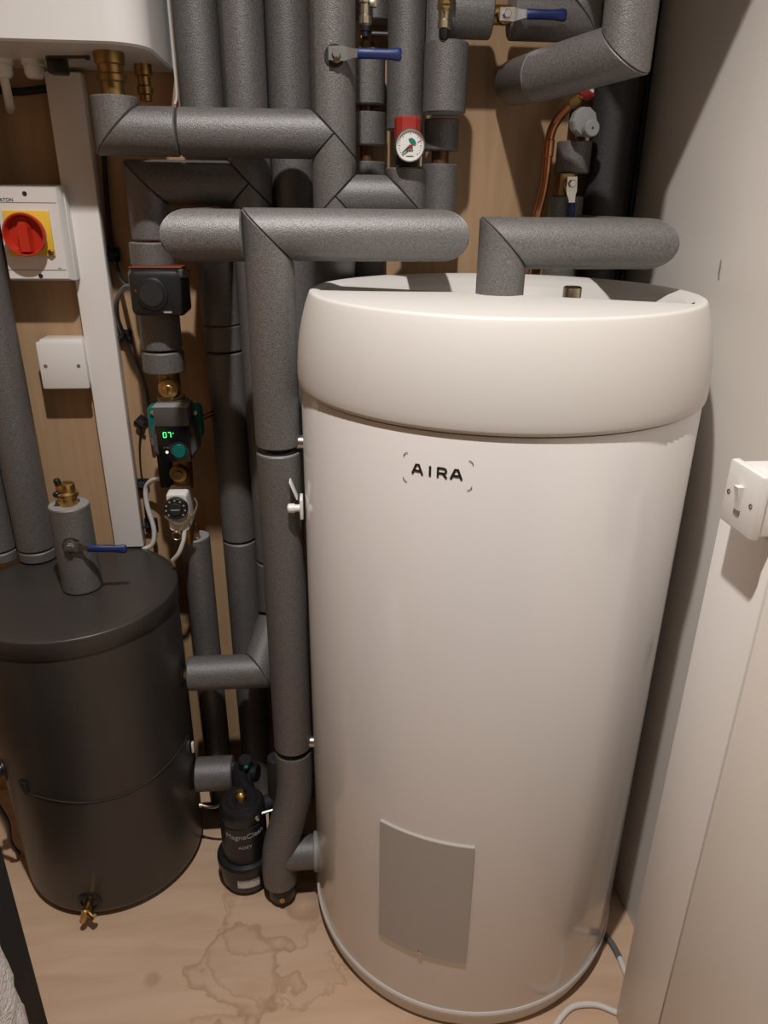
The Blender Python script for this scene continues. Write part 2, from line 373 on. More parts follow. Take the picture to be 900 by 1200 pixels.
MB().lathe([(.012, 0), (.012, .006), (.0145, .006), (.0145, .012)], (BX+.184, BY-.005, .455), (1, 0, 0), 6).build('port_nut', 'brass', buf)
MB().box((-.2835, 1.225, .268), (-.2785, 1.234, .292), .001).build('white_clip', 'white', buf)

# lever valve: nut, bent plate, coloured grip.  d = direction out of the pipe, e = direction of the handle
def lever(root, o, d, e, L=.092, plate='steel', bodylen=.018):
    o = V(o); d = V(d).normalized(); e = V(e).normalized(); s_ = d.cross(e)
    T = Matrix((( *[e[0], s_[0], d[0]], o[0]), (*[e[1], s_[1], d[1]], o[1]), (*[e[2], s_[2], d[2]], o[2]), (0, 0, 0, 1)))
    MB().lathe([(.0115, -.014), (.0115, -.002), (.0085, 0), (.0085, .004)], o, d, 16).build('valve_stem', 'brassd', root)
    pl = MB(); n = 8
    path = [(-.011, .006), (.011, .006), (.018, .006), (.026, .011), (.034, .011), (.05, .011)]
    rs = []
    wd = [.0085, .0095, .0075, .0055, .0055, .005]
    for (u, h_), b in zip(path, wd): rs.append([T @ V((u, -b, h_)), T @ V((u, b, h_)), T @ V((u, b, h_+.0028)), T @ V((u, -b, h_+.0028))])
    pl.rings(rs); lv = pl.build('lever_plate', plate, root)
    MB().lathe([(.0065, 0), (.0065, .005), (.0055, .0062), (0, .0062)], o + d*.0085, d, 6).build('nut', 'steel', lv)
    g = MB(); rs = []
    for u, b, t in ((.030, .0062, .004), (.032, .0072, .0048), (.055, .0068, .0048), (L-.020, .0068, .0048), (L-.006, .0088, .0052), (L-.002, .0084, .0046), (L, .0064, .003)):
        rs.append([T @ V((u, b*math.cos(k*PI/6+.01)*1.0, .0124 + t*math.sin(k*PI/6+.01))) for k in range(12)])
    g.rings(rs).build('grip', 'blue', root)

# vent riser on top of the buffer tank
vr = thing('air_vent_riser', 'short grey foam sleeved riser with brass cap on the dark buffer tank lid', 'pipe', (-.452, BY, .6585))
hp = V((-.449, BY, 0))
run(vr, [(-.452, BY, .6595), (-.452, BY, .828)], .0355, pipe=False)
MB().lathe([(.0165, .826), (.0165, .842), (.0195, .843), (.0205, .846), (.0205, .850), (.0165, .853), (.0165, .862), (.0155, .866), (.010, .868), (0, .868)], (-.452, BY, 0), n=28).build('brass_vent', 'brass', vr)
MB().cyl((-.461, BY-.007, .866), (-.463, BY-.008, .878), .0058, 12, .001).build('vent_cap', 'black', vr)
MB().cyl((-.462, BY-.012, .853), (-.464, BY-.022, .853), .0055, 12, .001).build('vent_bleed', 'black', vr)
MB().lathe([(.0148, -.003), (.0148, .0006), (.0125, .0006), (.0125, -.003)], (-.4475, BY-.0352, .762), (.09, -1, 0), 24, cap=(False, True)).build('valve_hole', 'blackm', vr)
lever(vr, (-.4475, BY-.034, .762), (.08, -1, 0), (.995, .08, -.09), .096)

# ------------------------------------------------------------------ wall unit, top left
un = thing('indoor_heating_unit', 'large white wall-hung heating unit filling the top left corner', 'heating unit', (-.55, 1.35, 1.53))
def rrect(x0, x1, y0, y1, r, n=8):
    pts = []
    for cx, cy, a in ((x1-r, y0+r, -90), (x1-.004, y1-.004, 0), (x0+.004, y1-.004, 90), (x0+r, y0+r, 180)):
        q = r if y0+r == cy else .004
        for k in range(n+1):
            t = math.radians(a + 90*k/n); pts.append((cx + q*math.cos(t), cy + q*math.sin(t)))
    return pts
oc = rrect(-.92, -.228, 1.200, 1.437, .055)
ins = rrect(-.917, -.231, 1.203, 1.437, .053)
MB().rings([[V((x, y, z)) for x, y in p] for p, z in ((ins, 1.527), (oc, 1.530), (oc, 2.25), (ins, 2.253))]).build('casing', 'unitwhite', un, 40)
MB().rings([[V((x, y, z)) for x, y in p] for p, z in ((rrect(-.912, -.237, 1.212, 1.434, .048), 1.5285), (rrect(-.912, -.237, 1.212, 1.434, .048), 1.5325))]).build('base_plate', 'pumpgrey', un)
bp_ = MB(); bp_.lathe([(.0215, 1.5305), (.0215, 1.512), (.0185, 1.510), (.0185, 1.500), (.0205, 1.498), (.0205, 1.490), (.017, 1.488), (.017, 1.462)], (-.293, 1.265, 0), n=24)
bp_.build('pipe_union', 'brassd', un)  # both unions take the darker brass to stand for shade under the casing
MB().lathe([(.0135, 1.5305), (.0135, 1.512), (.010, 1.510), (.010, 1.498), (.0125, 1.496), (.0125, 1.486), (.0095, 1.484), (.0095, 1.476)], (-.266, 1.365, 0), n=20).build('pipe_union', 'brassd', un)
for gx in (-.429, -.476, -.53):
    MB().lathe([(.017, 1.5305), (.017, 1.520), (.0145, 1.519), (.0145, 1.508), (.011, 1.502), (.004, 1.501)], (gx, 1.35, 0), n=20).build('cable_gland', 'white', un)
MB().box((-.399, 1.315, 1.505), (-.372, 1.34, 1.5305), .003).build('cable_block', 'black', un)
fl = MB(); fl.cyl((-.395, 1.31, 1.526), (-.330, 1.30, 1.526), .0028, 8); fl.lathe([(.005, 0), (.005, .006)], (-.336, 1.30, 1.526), (1, 0, 0), 10); fl.build('cable_strap', 'black', un)
for sx, sy in ((-.300, 1.235), (-.272, 1.245)): MB().lathe([(.007, 1.5305), (.006, 1.5275), (0, 1.527)], (sx, sy, 0), n=12).build('blind_grommet', 'blackm', un)
MB().tube([(-.2265, 1.425, 1.80), (-.2265, 1.425, 1.60), (-.226, 1.424, 1.50), (-.230, 1.42, 1.478)], .0022, 8, 4).build('drain_tube', 'white', un)
MB().tube([(-.476, 1.35, 1.503), (-.476, 1.352, 1.490), (-.485, 1.38, 1.470), (-.50, 1.42, 1.465)], .007, 10, 6).build('gland_cable', 'whitecable', un)
MB().tube([(-.55, 1.425, 1.50), (-.49, 1.425, 1.492), (-.43, 1.425, 1.497), (-.39, 1.425, 1.488)], .006, 8, 6).build('loose_cable', 'blackm', un)

# ------------------------------------------------------------------ white boxes and trunking on the plywood wall
tk = thing('cable_trunking', 'long narrow white cable trunking down the plywood wall beside the red isolator', 'trunking', (-.403, 1.43, .662))
MB().box((-.430, 1.425, .663), (-.376, YB-.0005, 1.52), .001).build('trunking_base', 'trunk', tk)
MB().box((-.432, 1.405, .662), (-.374, 1.427, 1.52), .0025).build('trunking_cover', 'trunk', tk)

iso = thing('rotary_isolator', 'white switch box with red rotary knob on a yellow plate', 'switch', (-.48, 1.42, 1.195))
MB().box((-.540, 1.400, 1.196), (-.4265, YB+.0155, 1.351), .003).build('back_box', 'white', iso)
cv = MB(); cv.rings([[V((x, y, z)) for x, z in ((-.538+i, 1.197+i), (-.4285-i*1.8, 1.197+i), (-.4285-i*1.8, 1.350-i), (-.538+i, 1.350-i))] for i, y in ((0, 1.401), (.001, 1.392), (.004, 1.3845))])
cvo = cv.build('cover', 'white', iso, 25)
MB().box((-.534, 1.3838, 1.2150), (-.4375, 1.3848, 1.2158)).build('cover_seam', 'inkg', cvo)
MB().box((-.534, 1.3838, 1.3225), (-.4375, 1.3848, 1.3231)).build('cover_seam', 'inkg', cvo)
for x, z in ((-.486, 1.3365), (-.482, 1.2055)): MB().lathe([(.0038, -.002), (.0038, .0008), (.003, .0012), (0, .0004)], (x, 1.3845, z), (0, -1, 0), 14).build('cover_screw', 'ink', iso)
MB().box((-.526, 1.3795, 1.2385), (-.451, 1.3846, 1.3105), .0015).build('yellow_plate', 'yellow', iso)
MB().lathe([(.005, 0), (.005, .003), (.0025, .004), (.0025, .001)], (-.4565, 1.380, 1.2445), (0, -1, 0), 12).build('padlock_eye', 'brassd', iso)
kb = MB(); kb.lathe([(.026, 0), (.029, .002), (.0335, .014), (.0345, .024), (.0335, .026), (.0310, .0255), (.0285, .012), (.0275, .010), (0, .010)], (-.4885, 1.3795, 1.2735), (0, -1, 0), 40)
kn = kb.build('red_knob', 'red', iso)
hb = MB(); hb.rings([[V((-.4885+sx*w_, y, 1.2735+z)) for sx, z in ((-1, -.027), (1, -.027), (1, .012), (.5, .020), (-.5, .020), (-1, .012))] for w_, y in ((.0100, 1.370), (.0080, 1.352))])
hb.build('knob_grip', 'red', kn, 25)
text_mesh('EATON', .0078, 'ink', iso, 'maker_lettering', lambda u, v, d: V((-.5190+u, 1.3842-d, 1.3265+v)))
MB().box((-.4505, 1.3839, 1.2175), (-.4455, 1.3846, 1.2187)).build('small_mark', 'inkg', iso)
iso.location += V((.005, -.016, .0007))

bl = thing('blank_plate', 'small square white blank plate on the plywood wall below the red isolator', 'wall plate', (-.475, 1.42, 1.0))
MB().box((-.514, 1.406, 1.003), (-.436, YB+.0115, 1.090), .004).build('back_box', 'white', bl)
MB().box((-.5175, 1.398, .999), (-.4325, 1.4065, 1.0865), .0035).build('face_plate', 'white', bl)
for x in (-.5055, -.4465):
    s_ = MB().lathe([(.0034, -.002), (.0034, .0006), (.0026, .0008), (0, .0002)], (x, 1.398, 1.0425), (0, -1, 0), 14).build('screw', 'inkg', bl)
bl.location += V((.004, -.012, .003))

# right wall: trunking with switched spur
TF = .50
tr = thing('wide_cable_trunking', 'wide white cable trunking on the right wall running up to the switch box', 'trunking', (.55, .72, 0))
MB().box((TF+.004, .686, 0.001), (XR-.0005, .794, .985), .001).build('trunking_base', 'trunk', tr)
MB().box((TF-.001, .6825, 0.001), (TF+.006, .797, .985), .0015).build('trunking_cover', 'trunk', tr)
sp = thing('fused_spur', 'white single switch box above the wide trunking on the right wall', 'switch', (.53, .715, .9915))
MB().box((TF-.024, .683, .994), (XR-.0005, .7445, 1.064), .004).build('back_box', 'white', sp)
MB().box((TF-.035, .6800, .9915), (TF-.023, .7465, 1.067), .004).build('face_plate', 'white', sp)
rk = MB(); rk.rings([[V((x, y, z)) for y, z in ((.7085, zz), (.7175, zz))] + [V((x2, .7175, zz)), V((x2, .7085, zz))] for zz, x, x2 in ((1.0165, TF-.0365, TF-.033), (1.030, TF-.0385, TF-.033), (1.0445, TF-.0425, TF-.033))])
rk.build('rocker', 'white', sp)
MB().box((TF-.0362, .7075, 1.0105), (TF-.0345, .7185, 1.0168)).build('rocker_slot', 'inkg', sp)
for y in (.6905, .7360): MB().lathe([(.0030, -.002), (.0030, .0006), (.0022, .0007), (0, -.0008)], (TF-.035, y, 1.0295), (-1, 0, 0), 14).build('screw', 'brassd', sp)

# ------------------------------------------------------------------ insulated pipe runs
ZT = 2.455
def pipe_thing(name, label, p, group=None): return thing(name, label, 'pipe', p, group)
D45 = lambda x, z: V((x, 0, z)).normalized()
P1 = pipe_thing('insulated_pipe', 'grey foam pipe column next to the white heating unit at the top', (-.180, 1.39, 1.42))
run(P1, [(-.180, 1.39, 1.425), (-.180, 1.39, ZT)], .0362)
T3 = pipe_thing('insulated_pipe', 'foam pipe with a blunt left end above the black valve head, dropping behind', (-.174, 1.385, 0))
run(T3, [(-.100, 1.10, 1.285), (-.175, 1.10, 1.285), (-.175, 1.388, 1.285), (-.175, 1.388, 1.12), (-.174, 1.388, 1.072), (-.172, 1.388, .685), (-.170, 1.388, .003)], gaps={4: .0022, 5: .003})
P2 = pipe_thing('insulated_pipe', 'second foam pipe column right of the white heating unit, teed to a shaded branch', (-.107, 1.385, .003))
c2 = V((-.107, 1.365, 1.357))
run(P2, [(-.107, 1.365, ZT), tuple(c2)], .0355, end=[D45(1, 1)])
run(P2, [tuple(c2), (-.107, 1.365, 1.245), (-.104, 1.365, .645), (-.106, 1.360, .512), (-.140, 1.245, .453), (-.276, 1.245, .453)], start=[D45(1, 1), D45(1, -1)], gaps={2: .003, 3: .003})
P3 = pipe_thing('insulated_pipe', 'third foam pipe column right of the white heating unit', (-.036, 1.39, .003))
run(P3, [(-.036, 1.39, .003), (-.036, 1.39, ZT)], .0362)
P4 = pipe_thing('insulated_pipe', 'thick foam pipe column carrying the front blue-handled valve', (.0325, 1.265, 1.2))
c1 = V((.0325, 1.265, 1.425)); c3 = V((.0325, 1.265, 1.3376))
run(P4, [(.0340, 1.265, ZT), tuple(c1)], .0343, end=[D45(1, 1)])
run(P4, [tuple(c1), tuple(c3)], .0343, start=[D45(1, 1), D45(1, -1)], end=[D45(1, -1)])
run(P4, [tuple(c3), (.0325, 1.265, 1.26), (.0325, 1.40, 1.15), (.0325, 1.40, .003)], .0343, start=[D45(1, 1), D45(1, -1)])
P4b = pipe_thing('insulated_pipe', 'foam pipe rising behind the pressure gauge from a short sloping-ended branch', (.153, 1.34, 1.338))
run(P4b, [tuple(c3), (.1465, 1.265, 1.3376), (.1465, 1.265, 1.381)], .0325, start=[D45(1, 1), D45(1, -1)])
run(P4b, [(.153, 1.36, 1.440), (.153, 1.36, ZT)], .0300)
MB().cyl((.1475, 1.272, 1.37), (.153, 1.345, 1.445), .018, 20).build('valve_body', 'blackm', P4b)
H1 = pipe_thing('insulated_pipe', 'bright horizontal foam pipe elbowed under the brass union of the wall unit', (-.293, 1.265, 1.39))
run(H1, [(-.293, 1.265, 1.471), (-.293, 1.265, 1.425), (-.2025, 1.265, 1.425), tuple(c1)], .0343, end=[D45(1, 1), D45(-1, 1)], gaps={2: .0016})
H2 = pipe_thing('insulated_pipe', 'shaded horizontal foam pipe elbowed down onto the black valve head', (-.279, 1.365, 1.0))
run(H2, [tuple(c2), (-.279, 1.365, 1.357), (-.279, 1.365, 1.266)], start=[D45(1, 1), D45(-1, 1)])
run(H2, [(-.279, 1.345, 1.264), (-.279, 1.345, 1.226)], .0365)
run(H2, [(-.279, 1.345, 1.158), (-.279, 1.345, 1.083)], .0355, gaps={1: .002})
run(H2, [(-.279, 1.345, 1.081), (-.279, 1.345, 1.043)], .0370)
LP = pipe_thing('insulated_pipe', 'foam pipe below the white dial, running down behind the buffer tank', (-.257, 1.36, .003))
run(LP, [(-.257, 1.36, .706), (-.255, 1.36, .003)], .0285, pipe=False)
MB().cyl((-.257, 1.36, .66), (-.259, 1.36, .735), .0105, 16, .001).build('copper_tail', 'copper', LP)
# front run beside the cylinder
FR = pipe_thing('insulated_pipe', 'bright front foam pipe crossing the cylinder lid and dropping down its left flank', (-.066, 1.10, .03))
run(FR, [(.180, 1.31, 1.2865), (.180, 1.10, 1.2865), (-.066, 1.10, 1.2865), (-.066, 1.10, .9735), (-.066, 1.10, .381)], .0350, gaps={3: .0055, 4: .004})
lowb = [(-.066, 1.10, .372), (-.066, 1.10, .31), (-.070, 1.098, .255), (-.085, 1.095, .195), (-.100, 1.09, .14), (-.105, 1.088, .09), (-.104, 1.087, .050)]
MB().tube(lowb, .0345, 36, 6).build('bent_sleeve', 'foam', FR, 50)
run(FR, [(-.096, 1.090, .118), (-.031, 1.0925, .115)], .0335)
MB().lathe([(.024, .050), (.027, .042), (.027, .018), (.018, .004), (.007, .002)], (-.101, 1.082, 0), n=24).build('drain_cap', 'black', FR)
MB().lathe([(.0055, 0), (.0055, .004), (0, .005)], (-.100, 1.0555, .030), (0, -1, .2), 12).build('drain_screw', 'brass', FR)
# run above the lid, right
T1 = pipe_thing('insulated_pipe', 'bright foam pipe rising from the cylinder lid and turning right to the wall corner', (TX-.003, TY, 1.15))
run(T1, [(.2676, TY, 1.152), (.2676, TY, 1.278), (.480, TY, 1.278), (.480, 1.385, 1.278)], .0350)
# pipes behind, right
P5 = pipe_thing('insulated_pipe', 'partly hidden foam pipe with a brass drain tap left of the gauge pipe', (.094, 1.385, 1.05))
run(P5, [(.092, 1.385, 1.56), (.092, 1.385, 1.478)], .0300, gaps={1: .001})
run(P5, [(.092, 1.395, 1.470), (.092, 1.395, 1.418)], .0330)
run(P5, [(.092, 1.395, 1.395), (.092, 1.395, 1.05)], .0330)
run(P5, [(.103, 1.405, 1.60), (.103, 1.405, ZT)], .0300, pipe=False)
MB().cyl((.092, 1.39, 1.385), (.092, 1.39, 1.57), .011, 16).build('copper_pipe', 'coppershade', P5)
dv5 = thing('drain_tap', 'small brass drain tap with a black tip left of the gauge pipe', 'tap', (.086, 1.335, 1.56))
MB().lathe([(.009, 1.70), (.009, 1.625), (.011, 1.624), (.011, 1.612), (.0085, 1.611), (.0085, 1.596), (.0105, 1.595), (.0105, 1.585), (.0080, 1.582)], (.086, 1.335, 0), n=20).build('body', 'bronze', dv5)
MB().lathe([(.0078, 1.584), (.0078, 1.576), (.006, 1.574), (.006, 1.568)], (.086, 1.335, 0), n=16).build('hose_tip', 'black', dv5)
MB().box((.092, 1.325, 1.606), (.103, 1.333, 1.616), .001).build('tap_key', 'bronze', dv5)
MB().cyl((.092, 1.345, 1.574), (.122, 1.345, 1.574), .0042, 10).build('tip_strap', 'black', dv5)
MB().tube([(.086, 1.338, 1.570), (.087, 1.36, 1.560), (.090, 1.385, 1.556)], .007, 12, 4).build('tail', 'brassd', dv5)
P7 = pipe_thing('insulated_pipe', 'stubby bright foam sleeve hanging below a drain tap right of the gauge', (.213, 1.33, 1.27))
run(P7, [(.213, 1.322, 1.562), (.213, 1.322, 1.462)], .0345)
run(P7, [(.217, 1.37, 1.46), (.217, 1.37, 1.411)], .0310)
run(P7, [(.217, 1.37, 1.392), (.217, 1.37, 1.29)], .0310)
MB().cyl((.217, 1.37, 1.38), (.217, 1.37, 1.42), .015, 18).build('copper_pipe', 'coppershade', P7)
run(P7, [(.208, 1.395, 1.56), (.208, 1.395, ZT)], .0330)
dv7 = thing('drain_tap', 'small brass drain tap above the stubby foam sleeve near the top edge', 'tap', (.203, 1.295, 1.56))
MB().lathe([(.010, 1.70), (.010, 1.628), (.0075, 1.626), (.0075, 1.614), (.011, 1.612), (.0115, 1.600), (.0095, 1.596), (.0085, 1.585), (.0100, 1.584), (.0100, 1.574), (.0070, 1.572)], (.203, 1.290, 0), n=20).build('body', 'bronze', dv7)
MB().lathe([(.008, 0), (.008, .004), (.006, .006), (0, .006)], (.203, 1.281, 1.602), (0, -1, 0), 16).build('screw_face', 'brass', dv7)
MB().box((.1965, 1.2735, 1.6012), (.2095, 1.2752, 1.6028)).build('screw_slot', 'ink', dv7)
MB().box((.190, 1.284, 1.622), (.216, 1.296, 1.640), .002).build('tap_wings', 'bronze', dv7)
MB().lathe([(.0078, 1.574), (.0078, 1.564), (.0055, 1.560)], (.203, 1.290, 0), n=16).build('hose_tip', 'black', dv7)
P8 = pipe_thing('insulated_pipe', 'dark horizontal foam pipe along the top edge with a blue lever valve', (.28, 1.345, 1.594))
run(P8, [(.212, 1.350, 1.606), (.287, 1.350, 1.606)])
run(P8, [(.318, 1.350, 1.606), (.430, 1.350, 1.606), (.430, 1.350, 1.69), (.430, 1.160, 1.69)])  # unseen upper leg, routed forward to shade the corner
MB().cyl((.28, 1.35, 1.606), (.325, 1.35, 1.606), .014, 18, .002).build('valve_body', 'brass', P8)
lv8 = thing('lever_valve', 'blue-handled lever valve on the dark pipe at the top edge', 'valve', (.302, 1.345, 1.598))
lever(lv8, (.302, 1.312, 1.598), (0, -1, 0), (1, 0, 0), .092)
lv4 = thing('lever_valve', 'blue-handled lever valve sticking out of the thick front column near the top', 'valve', (.037, 1.24, 1.527))
MB().lathe([(.015, -.003), (.015, .0008), (.012, .0008)], (.0345, 1.2303, 1.525), (0, -1, 0), 24).build('valve_hole', 'blackm', lv4)
lever(lv4, (.0365, 1.228, 1.5265), (0, -1, 0), (1, 0, .0), .094)
BP = pipe_thing('insulated_pipe', 'brightest foam pipe end dropping in at the top right, elbowed back on a slant', (.42, 1.12, 1.5))
run(BP, [(.428, 1.112, ZT), (.424, 1.112, 1.522), (.345, 1.235, 1.508), (.345, 1.40, 1.52)], .0350)
BL = pipe_thing('insulated_pipe', 'foam branch leaning forward above the frame, with a second run added for shade', (.47, .90, 1.98))
run(BL, [(.427, 1.085, 1.655), (.462, .915, 1.895), (.462, .80, ZT)], .0350)
run(BL, [(.440, 1.085, 1.765), (.458, 1.00, 1.90), (.470, .965, 2.05), (.470, .95, ZT)], .0350)  # unseen run added to close the gap in the wall shadow
P9 = pipe_thing('insulated_pipe', 'dark foam pipe with a downward blue lever valve behind the right lid pipe', (.447, 1.375, .003))
run(P9, [(.447, 1.375, 1.344), (.447, 1.375, .003)], .0305)
run(P9, [(.456, 1.385, 1.379), (.456, 1.385, 1.432)], .0300)
MB().box((.424, 1.350, 1.343), (.452, 1.385, 1.380), .003).build('valve_body', 'brassd', P9)
MB().cyl((.450, 1.38, 1.34), (.452, 1.38, 1.54), .011, 14).build('copper_pipe', 'coppershade', P9)
lv9 = thing('lever_valve', 'blue-handled lever valve hanging down behind the right lid pipe', 'valve', (.443, 1.34, 1.363))
lever(lv9, (.443, 1.346, 1.363), (0, -1, 0), (.04, 0, -1), .085)
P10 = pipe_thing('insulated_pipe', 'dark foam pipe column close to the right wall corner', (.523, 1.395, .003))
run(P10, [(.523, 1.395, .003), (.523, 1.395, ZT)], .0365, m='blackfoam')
cp = thing('corner_pipe', 'thin black pipe running down the corner of plywood and cream wall', 'pipe', (.578, 1.424, 0))
MB().cyl((.574, 1.424, .003), (.574, 1.424, ZT), .010, 14).build('pipe', 'blackm', cp)
MB().cyl((.592, 1.430, .003), (.592, 1.430, ZT), .0055, 12).build('cable', 'black', cp)
cu = thing('copper_pipe', 'bare copper pipe bending down behind the right lid pipe', 'pipe', (.40, 1.37, 1.2))
MB().tube([(.452, 1.340, 1.503), (.425, 1.36, 1.475), (.414, 1.368, 1.459), (.407, 1.37, 1.440), (.4055, 1.37, 1.41), (.4045, 1.37, 1.36), (.396, 1.37, 1.31), (.386, 1.37, 1.24), (.382, 1.37, 1.20)], .0078, 16, 6).build('tube', 'copper', cu)
MB().cyl((.4053, 1.37, 1.405), (.4060, 1.37, 1.432), .0095, 16, .001).build('collar', 'copper', cu)
MB().cyl((.433, 1.354, 1.483), (.444, 1.346, 1.495), .0115, 16, .001).build('collar', 'brassd', cu)
MB().lathe([(.0135, 0), (.0150, .004), (.0150, .012), (.010, .014)], (.447, 1.340, 1.499), (.6, -.55, .55), 16).build('red_handwheel', 'redcap', cu)
MB().lathe([(.0105, 0), (.0095, .0012), (0, .0012)], V((.447, 1.340, 1.499)) + V((.6, -.55, .55)).normalized()*.0135, (.6, -.55, .55), 16).build('white_disc', 'dial', cu)
gk = thing('check_valve', 'grey plastic valve cap beside the bare copper pipe', 'valve', (.452, 1.33, 1.45))
MB().lathe([(.012, -.02), (.020, 0), (.0225, .004), (.0225, .016), (.020, .020), (.010, .021)], (.449, 1.345, 1.457), (.15, -1, 0), 10).build('cap', 'unitgrey', gk, 20)
MB().lathe([(.013, 0), (.013, .016), (.0115, .018), (.0022, .018), (.0022, .014), (0, .014)], (.457, 1.328, 1.446), (.15, -1, 0), 24).build('nozzle', 'unitgrey', gk)
for i, (x, lab) in enumerate(((-.575, 'dark foam pipe at the left frame edge below the isolator'), (-.650, 'outermost dark foam pipe at the left frame edge behind the buffer tank'))):
    t = pipe_thing('insulated_pipe', lab, (x, 1.375, .661))
    run(t, [(x, 1.375, .661), (x, 1.375, .684), (x, 1.375, 1.515)], .0365, gaps={1: .0022})

# ------------------------------------------------------------------ pressure gauge
pg = thing('pressure_gauge', 'round white pressure gauge with a red cap among the upper pipes', 'gauge', (.1455, 1.24, 1.40))
GC = V((.1455, 1.216, 1.4095)); gd = V((.06, -1, -.12)).normalized(); gx, gy = V((1, .06, 0)).normalized(), None
gy = gd.cross(gx)*-1 if gd.cross(gx).z < 0 else gd.cross(gx)
def gf(u, v, d=0): return GC + gx*u + gy*v + gd*(.0042 + d)
MB().lathe([(.018, -.022), (.0205, -.018), (.0225, -.004), (.0230, .004), (.0220, .0068), (.0209, .0066), (.0207, .0038), (.0, .0038)], GC, gd, 40).build('case', 'steel', pg)
dl = MB().lathe([(.0206, .0038), (.0206, .0043), (0, .0043)], GC, gd, 40).build('dial', 'dial', pg)
dm = MB()
def gseg(a, ra, rb, wd): 
    c_, s_ = math.cos(a), math.sin(a)
    strokes(dm, [(ra*c_, ra*s_, rb*c_, rb*s_)], wd, gf)
for k in range(25): gseg(math.radians(225 - 270*k/24), .0165 if k % 4 else .0150, .0182, .0007)
strokes(dm, [(-.0055, -.0145, .0055, -.0145)], .0012, gf); strokes(dm, [(-.005, -.0075, -.003, -.0075), (-.001, -.0085, .0005, -.0065), (.003, -.0075, .0045, -.0075)], .0014, gf)
dm.build('scale_marks', 'ink', dl)
rm_ = MB(); pts = [(.0185*math.cos(math.radians(t)), .0185*math.sin(math.radians(t))) for t in range(20, 86, 6)]
strokes(rm_, [(*p, *q) for p, q in zip(pts, pts[1:])], .0006, gf); strokes(rm_, [(.011, .0045, .0175, .0080)], .0009, lambda u, v, d: gf(u, v, d+.0003)); rm_.build('red_scale', 'redcap', dl)
def gpoly(pts, name, m, d): MB().add([gf(u, v, d) for u, v in pts] + [gf(u, v, d+.0008) for u, v in pts], [tuple(range(len(pts))), tuple(range(len(pts), 2*len(pts)))] + [(i, (i+1) % len(pts), len(pts)+(i+1) % len(pts), len(pts)+i) for i in range(len(pts))]).build(name, m, pg)
gpoly([(-.003, .009), (.0015, .0105), (.006, .008), (.0085, .0045), (.0080, .0015), (.0035, .0022), (-.0005, .005)], 'green_marker', 'green', .0009)
gpoly([(-.0125, -.0098), (-.0115, -.0106), (.0015, -.0010), (-.0008, .0015)], 'needle', 'ink', .0022)
gpoly([(-.003, -.0025), (.001, -.004), (.004, -.002), (.003, .001), (-.001, .0015)], 'needle_hub', 'redcap', .0024)
MB().lathe([(.0190, 1.4235), (.0205, 1.425), (.0205, 1.452), (.0185, 1.454), (0, 1.454)], (.1455, 1.248, -.004), n=12).build('red_cap', 'redcap', pg, 20)
MB().cyl((.1455, 1.225, 1.4095), (.1475, 1.285, 1.4095), .009, 14).build('gauge_stem', 'brassd', pg)
MB().cyl((.1645, 1.232, 1.382), (.1645, 1.232, 1.408), .0022, 8).build('clip_wire', 'steel', pg)

# ------------------------------------------------------------------ motorised valve head (black) on the shaded run
vh = thing('valve_head', 'black boxy valve head clamped on the shaded pipe', 'valve', (-.265, 1.30, 1.149))
def rbox(x0, x1, z0, z1, r, y, n=6):
    return [V((cx + r*math.cos(math.radians(a+90*k/n)), y, cz + r*math.sin(math.radians(a+90*k/n)))) for cx, cz, a in ((x1-r, z1-r, 0), (x0+r, z1-r, 90), (x0+r, z0+r, 180), (x1-r, z0+r, 270)) for k in range(n+1)]
MB().rings([rbox(-.309, -.219, 1.150, 1.227, .010, 1.335), rbox(-.309, -.219, 1.150, 1.227, .010, 1.285), rbox(-.305, -.223, 1.153, 1.222, .010, 1.272), rbox(-.300, -.228, 1.158, 1.216, .010, 1.269)]).build('housing', 'black', vh)
MB().box((-.307, 1.282, 1.2268), (-.222, 1.33, 1.2280), .0004).build('seal', 'orange', vh)
MB().box((-.226, 1.272, 1.212), (-.208, 1.285, 1.226), .003).build('catch', 'pumpgrey', vh)
MB().lathe([(.0265, 0), (.0255, .004), (.022, .0055), (0, .0055)], (-.270, 1.270, 1.187), (0, -1, 0), 40).build('dial_cover', 'black', vh)
MB().lathe([(.019, 0), (.0188, .0015), (0, .0015)], (-.270, 1.2645, 1.187), (0, -1, 0), 40).build('dial_face', 'blackm', vh)
MB().box((-.294, 1.2655, 1.188), (-.2925, 1.268, 1.195), 0, Matrix.Translation((-.293, 1.267, 1.19)) @ Matrix.Rotation(-.8, 4, 'Y') @ Matrix.Translation((.293, -1.267, -1.19))).build('pointer', 'orange', vh)
MB().box((-.254, 1.2675, 1.1565), (-.241, 1.2695, 1.1592)).build('white_mark', 'inkw', vh)

# ------------------------------------------------------------------ circulator pump and brass valves
bv = thing('isolating_valve', 'brass pump valve between the black valve head and the grey pump', 'valve', (-.272, 1.335, .995))
MB().cyl((-.272, 1.345, .985), (-.272, 1.345, 1.05), .019, 20, .002).build('body', 'brassd', bv)
MB().lathe([(.0175, 0), (.0185, .004), (.0185, .012), (.0165, .017), (.009, .018), (.009, .023), (.0075, .024), (0, .024)], (-.270, 1.330, 1.017), (0, -1, 0), 28).build('screw_cap', 'brass', bv)
MB().box((-.2712, 1.3045, 1.010), (-.2688, 1.3062, 1.024)).build('screw_slot', 'brassd', bv)
MB().lathe([(.024, .992), (.0245, .995), (.0245, 1.000), (.019, 1.003)], (-.270, 1.335, 0), n=28).build('union_nut', 'brassd', bv)
pu = thing('circulator_pump', 'grey and teal circulator pump with green lit digits', 'pump', (-.262, 1.34, .89))
